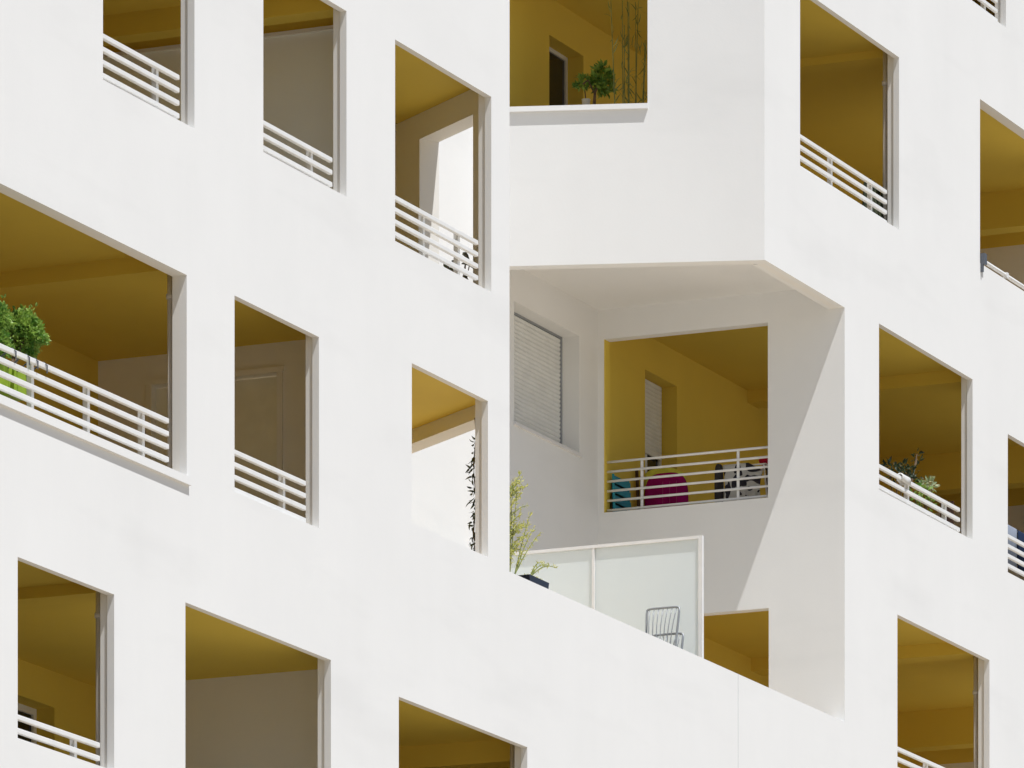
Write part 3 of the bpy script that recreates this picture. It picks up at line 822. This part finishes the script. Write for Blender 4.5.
# upper right opening: pot of dark upright leaves
yj = .30
a = pt_on_y(877, 200, yj)
t = thing('potted_plant', 'cluster of dark upright spiky leaves in the right corner of the upper right opening', 'potted plant', (a.x, yj, 18.4))
boxy_pot((a.x, yj), .30, .11, 18.4, 18.95).build('planter_box', M['darkmetal'], t)
fo = MB()
for k in range(80):
    px = random.uniform(864, 888); pk = pt_on_y(px, 0, yj)
    topy = 174 + abs(px - 869) * 1.2 + random.uniform(0, 14)
    p = pt_on_y(px, topy, yj + random.uniform(-.08, .08))
    bot = Vector((p.x + random.uniform(-.04, .04), p.y, 18.92))
    fo.tube([bot, bot.lerp(p, .5) + Vector((0, 0, .0)), p], [.024, .03, .008], 6)
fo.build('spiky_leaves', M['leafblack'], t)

# far right opening: navy and blue-grey cloths over a drying rack
yd = .50
a = pt_on_y(1003, 524, yd - .2)
t = thing('drying_rack', 'drying rack in the opening cut by the right edge of the view', 'rack', (a.x + .5, yd, 15.6))
zr = a.z
mb = MB()
for dy in (-.2, 0, .2): mb.tube([(a.x - .1, yd + dy, zr), (a.x + 1.3, yd + dy, zr)], .008, 6)
for xx in (a.x - .1, a.x + 1.3): mb.tube([(xx, yd - .22, zr), (xx, yd + .22, zr)], .008, 6)
mb.build('drying_rails', M['rail'], t)
for xx in (a.x - .05, a.x + 1.25):
    mb = MB(); mb.tube([(xx, yd - .2, zr), (xx, yd + .28, 15.6)], .009, 6); mb.tube([(xx, yd + .2, zr), (xx, yd - .28, 15.6)], .009, 6); mb.build('leg', M['rail'], t)
mb = MB(); draped(mb, a.x - .06, a.x + .38, yd - .2, zr, .42, .35, .008, .012)
o = mb.build('towel', M['greycloth'], None, True); o['label'] = 'blue grey towel hanging at the left end of the drying rack'; o['category'] = 'towel'
mb = MB(); draped(mb, a.x + .42, a.x + 1.2, yd - .2, zr + .0, .44, .35, .008, .012)
o = mb.build('towel', M['navy'], None, True); o['label'] = 'navy towel hanging right of the blue grey towel on the drying rack'; o['category'] = 'towel'

# --- balcony in the recess -------------------------------------------------
FL = 15.6
# teal slatted folding chair folded against the yellow wall
xa_, _ = at_y(613.5, 480, D - .12); xb2, _ = at_y(629.5, 480, D - .12)
zt2 = at_y(613.5, 473.5, D - .12)[1]
t = thing('folding_chair', 'teal slatted folding chair leaning folded against the yellow wall', 'chair', ((xa_ + xb2) / 2, D - .15, FL))
lean = .03
def L3(x, z): return (x, D - .11 - lean * (1 - (z - FL) / (zt2 - FL)), z)
for xx in (xa_ + .015, xb2 - .015):
    mb = MB(); mb.tube([L3(xx, FL), L3(xx, zt2)], .014, 8); mb.build('leg', M['teal'], t)
nsl = 9
for k in range(nsl):
    z1_ = zt2 - .02 - k * .098; z0_ = z1_ - .07
    if z0_ < FL + .1: break
    p = [L3(xa_, z0_), L3(xb2, z0_), L3(xb2, z1_), L3(xa_, z1_)]
    v = [(q_[0], q_[1] - .02, q_[2]) for q_ in p] + [(q_[0], q_[1] - .006, q_[2]) for q_ in p]
    mb = MB(); mb.add(v, [(0, 1, 2, 3), (7, 6, 5, 4), (0, 4, 5, 1), (1, 5, 6, 2), (2, 6, 7, 3), (3, 7, 4, 0)])
    mb.build('slat', M['teal'], t)
p = [L3(xa_ + .03, FL + .12), L3(xb2 - .03, FL + .12), L3(xb2 - .03, zt2 - .05), L3(xa_ + .03, zt2 - .05)]
v = [(q_[0], q_[1] + .012, q_[2]) for q_ in p] + [(q_[0], q_[1] + .03, q_[2]) for q_ in p]
mb = MB(); mb.add(v, [(0, 1, 2, 3), (7, 6, 5, 4), (0, 4, 5, 1), (1, 5, 6, 2), (2, 6, 7, 3), (3, 7, 4, 0)])
mb.build('seat', M['tealshade'], t)  # folded seat, coloured near black so the slat gaps look shaded
# brown pole
xp, _ = at_y(637.7, 480, D - .05); zt3 = at_y(637.7, 470, D - .05)[1]
mb = MB(); mb.tube([(xp, D - .10, FL), (xp + .01, D - .035, zt3)], .018, 8)
o = mb.build('wooden_pole', M['brown'], None, True); o['label'] = 'thin dark brown pole leaning on the yellow wall right of the teal chair'; o['category'] = 'pole'
# armchair under a magenta cover, back towards us
xm_ = 18.55
y0m, zlow = at_x(688.5, 505, xm_); y1m, _ = at_x(645.5, 505, xm_)
ztm = at_x(667, 471.5, xm_)[1]
t = thing('armchair', 'round backed chair under a magenta cover behind the recess balcony railing', 'chair', (xm_, (y0m + y1m) / 2, FL))
yc = (y0m + y1m) / 2 + .04; hw = (y1m - y0m) / 2
def padded(pts2, x0, x1, rnd=.05):
    """outline in (y,z), pillow-like thickness in x"""
    mb = MB(); n = len(pts2); cy_ = sum(p[0] for p in pts2) / n; cz_ = sum(p[1] for p in pts2) / n
    rings = []
    for sc_, xx in ((.0, x0), (.72, x0 + .004), (.93, x0 + .02), (1, x0 + rnd), (1, x1 - rnd), (.93, x1 - .02), (.72, x1 - .004), (.0, x1)):
        rings.append([(xx, cy_ + (p[0] - cy_) * max(sc_, .02), cz_ + (p[1] - cz_) * max(sc_, .02)) for p in pts2])
    V_ = [q_ for r_ in rings for q_ in r_]; F_ = []
    for i in range(len(rings) - 1):
        for k in range(n): F_.append((i * n + k, i * n + (k + 1) % n, (i + 1) * n + (k + 1) % n, (i + 1) * n + k))
    F_.append(tuple(range(n))); F_.append(tuple((len(rings) - 1) * n + k for k in range(n)))
    mb.add(V_, F_); return mb
outl = []
for k in range(33):
    an = math.pi * k / 32; cc, ss = math.cos(an), math.sin(an)
    outl.append((yc + hw * .97 * (abs(cc) ** .55) * (1 if cc > 0 else -1), ztm - .26 + .26 * (ss ** .75)))
outl += [(yc - hw, ztm - .6), (yc - hw * .98, FL + .32), (yc + hw * .98, FL + .32), (yc + hw, ztm - .6)]
bk = padded(outl, xm_, xm_ + .16).build('backrest', M['magenta'], t, True)
mb = MB()
for u in (.02, -.30, -.62):
    yy = yc + hw * u
    mb.tube([(xm_ - .003, yy, FL + .4), (xm_ - .004, yy, ztm - .1)], .0025, 5)
mb.build('seam', M['magentaseam'], bk)
mb = MB(); mb.box(xm_ + .16, xm_ + .62, yc - hw * .95, yc + hw * .95, FL + .30, FL + .44); mb.build('seat', M['magenta'], t)
for sx in (.05, .57):
    for sy in (-.85, .85):
        mb = MB(); mb.tube([(xm_ + sx, yc + sy * hw, FL), (xm_ + sx, yc + sy * hw, FL + .33)], .02, 8); mb.build('leg', M['brown'], t)
for sy in (-1, 1):
    mb = MB(); mb.tube([(xm_ + .13, yc + sy * hw * .9, FL + .60), (xm_ + .55, yc + sy * hw * .9, FL + .60), (xm_ + .57, yc + sy * hw * .9, FL + .40)], .03, 8); mb.build('armrest', M['magenta'], t, True)
# yellow-green cushion showing above the cover
yc2, zc2 = at_x(664, 470, xm_ + .30)
ol = [(yc2 + .24 * math.copysign(abs(math.cos(a_)) ** .5, math.cos(a_)), zc2 - .20 + .20 * math.copysign(abs(math.sin(a_)) ** .5, math.sin(a_)) + .012 * math.sin(a_ * 5)) for a_ in [2 * math.pi * k / 28 for k in range(28)]]
o = padded(ol, xm_ + .19, xm_ + .36).build('cushion', M['chartreuse'], None, True); o['label'] = 'yellow green cushion propped against the magenta covered chair'; o['category'] = 'cushion'
# patterned textile over a small drying rack, plus a dark bag and a red cloth
xt = 18.15
yA, zA = at_x(723, 465, xt - .15); yB, _ = at_x(757, 465, xt - .15)
zTop = zA
t = thing('clothes_airer', 'low clothes airer at the right end of the recess balcony under a patterned cloth', 'rack', (xt, (yA + yB) / 2, FL))
mb = MB()
for dx in (-.12, .12): mb.tube([(xt + dx, yB - .08, zTop - .02), (xt + dx, yA + .05, zTop - .02)], .008, 6)
for yy in (yB - .08, yA + .05): mb.tube([(xt - .12, yy, zTop - .02), (xt + .12, yy, zTop - .02)], .008, 6)
mb.build('airer_rails', M['rail'], t)
for yy in (yB - .06, yA + .03):
    mb = MB(); mb.tube([(xt - .12, yy, zTop - .02), (xt + .16, yy, FL)], .009, 6); mb.tube([(xt + .12, yy, zTop - .02), (xt - .16, yy, FL)], .009, 6); mb.build('leg', M['rail'], t)
# cloth mesh: draped sheet with folds, running along y, hanging at the front
V_ = []; F_ = []; NY, NZ = 26, 14
for i in range(NY + 1):
    s_ = i / NY; yy = yB - .06 + (yA + .0 - yB + .06) * s_
    for j in range(NZ + 1):
        q_ = j / NZ; fold = .03 * math.sin(s_ * 17 + q_ * 1.5) * q_ + .015 * math.sin(s_ * 37) * q_
        edge = -.10 * max(0, .3 - s_) * 3 * (1 - q_)
        V_.append((xt - .14 - .03 * q_ + fold, yy + .03 * math.sin(q_ * 4 + s_ * 3), zTop + .0 + edge - q_ * (.55 + .05 * math.sin(s_ * 7))))
for i in range(NY):
    for j in range(NZ): F_.append((i * (NZ + 1) + j, (i + 1) * (NZ + 1) + j, (i + 1) * (NZ + 1) + j + 1, i * (NZ + 1) + j + 1))
mb = MB(); mb.add(V_, F_)
o = mb.build('patterned_cloth', M['pattern'], None, True)
so = o.modifiers.new('Solidify', 'SOLIDIFY'); so.thickness = .006
o['label'] = 'black and white patterned cloth hanging over the low airer'; o['category'] = 'cloth'
yg, zg = at_x(719, 464, xt - .15)
ol = [(yg + .04 * math.copysign(abs(math.cos(a_)) ** .6, math.cos(a_)), zg - .27 + .27 * math.copysign(abs(math.sin(a_)) ** .4, math.sin(a_))) for a_ in [2 * math.pi * k / 24 for k in range(24)]]
mb = padded(ol, xt - .20, xt - .10, .03)
o = mb.build('bag', M['charcoal'], None, True); o['label'] = 'dark grey bag hanging at the left end of the low airer'; o['category'] = 'bag'
yr2, zr2 = at_x(766, 460, xt + .1)
mb = MB()
mb.lathe((xt + .1, yr2 - .02, zr2 - .03), [(.01, -.05), (.05, -.035), (.085, .0), (.095, .03), (.07, .05), (.02, .055)], 14, .8, 1.0)
o = mb.build('plant_pot', M['red'], None, True); o['label'] = 'small red bowl on a stand in the right corner of the recess balcony'; o['category'] = 'bowl'
o.name = 'bowl'
mb = MB(); mb.lathe((xt + .1, yr2 - .02, FL), [(.12, 0), (.12, .02), (.018, .04), (.018, zr2 - .08 - FL - .02), (.06, zr2 - .08 - FL)], 14)
o = mb.build('pedestal', M['brown'], None, True); o['label'] = 'slim dark stand carrying the red bowl on the recess balcony'; o['category'] = 'stand'

# ------------------------------------------------------------------ ground
g = MB(); g.box(-1500, 1500, -1500, 1500, -.2, 0.0)
go = g.build('ground', M['paving'], None); go['kind'] = 'structure'; go['label'] = 'pale paved ground in front of the building'

# ------------------------------------------------------------------ light
sx, sy, sz = -0.145, -0.365, 0.919
el = math.asin(sz / math.sqrt(sx * sx + sy * sy + sz * sz)); rot = math.atan2(sx, sy)
w = bpy.data.worlds.new('World'); S.world = w; w.use_nodes = True
nt = w.node_tree
sky = nt.nodes.new('ShaderNodeTexSky'); sky.sky_type = 'NISHITA'; sky.sun_disc = False
sky.sun_elevation = el; sky.sun_rotation = rot; sky.air_density = 1.0; sky.dust_density = 0.8; sky.ozone_density = 1.0
bg = nt.nodes['Background']; bg.inputs['Strength'].default_value = 0.08
nt.links.new(sky.outputs['Color'], bg.inputs['Color'])
ld = bpy.data.lights.new('sun', 'SUN'); ld.energy = 5.0; ld.angle = R(0.53); ld.color = (1.0, 0.995, 0.985)
lo_ = bpy.data.objects.new('sun', ld); COL.objects.link(lo_)
lo_.rotation_euler = Vector((sx, sy, sz)).to_track_quat('Z', 'Y').to_euler()
lo_.location = (0, -20, 40)

# ------------------------------------------------------------------ camera
cd = bpy.data.cameras.new('camera'); co = bpy.data.objects.new('camera', cd); COL.objects.link(co)
co.location = (CAM.x, CAM.y, EYE)
co.rotation_euler = (R(90), 0, TH - R(90))
cd.sensor_fit = 'HORIZONTAL'; cd.sensor_width = 36; cd.lens = FPX / 1024 * 36
cd.shift_x = 0.0; cd.shift_y = (YH - 384) / 1024
cd.clip_start = 1; cd.clip_end = 5000
S.camera = co

S.view_settings.view_transform = 'Standard'; S.view_settings.look = 'None'
S.view_settings.exposure = -0.01; S.view_settings.gamma = 1.0
S.cycles.max_bounces = 12; S.cycles.diffuse_bounces = 10; S.cycles.transmission_bounces = 6
S.cycles.use_denoising = True
S.cycles.sample_clamp_indirect = 6
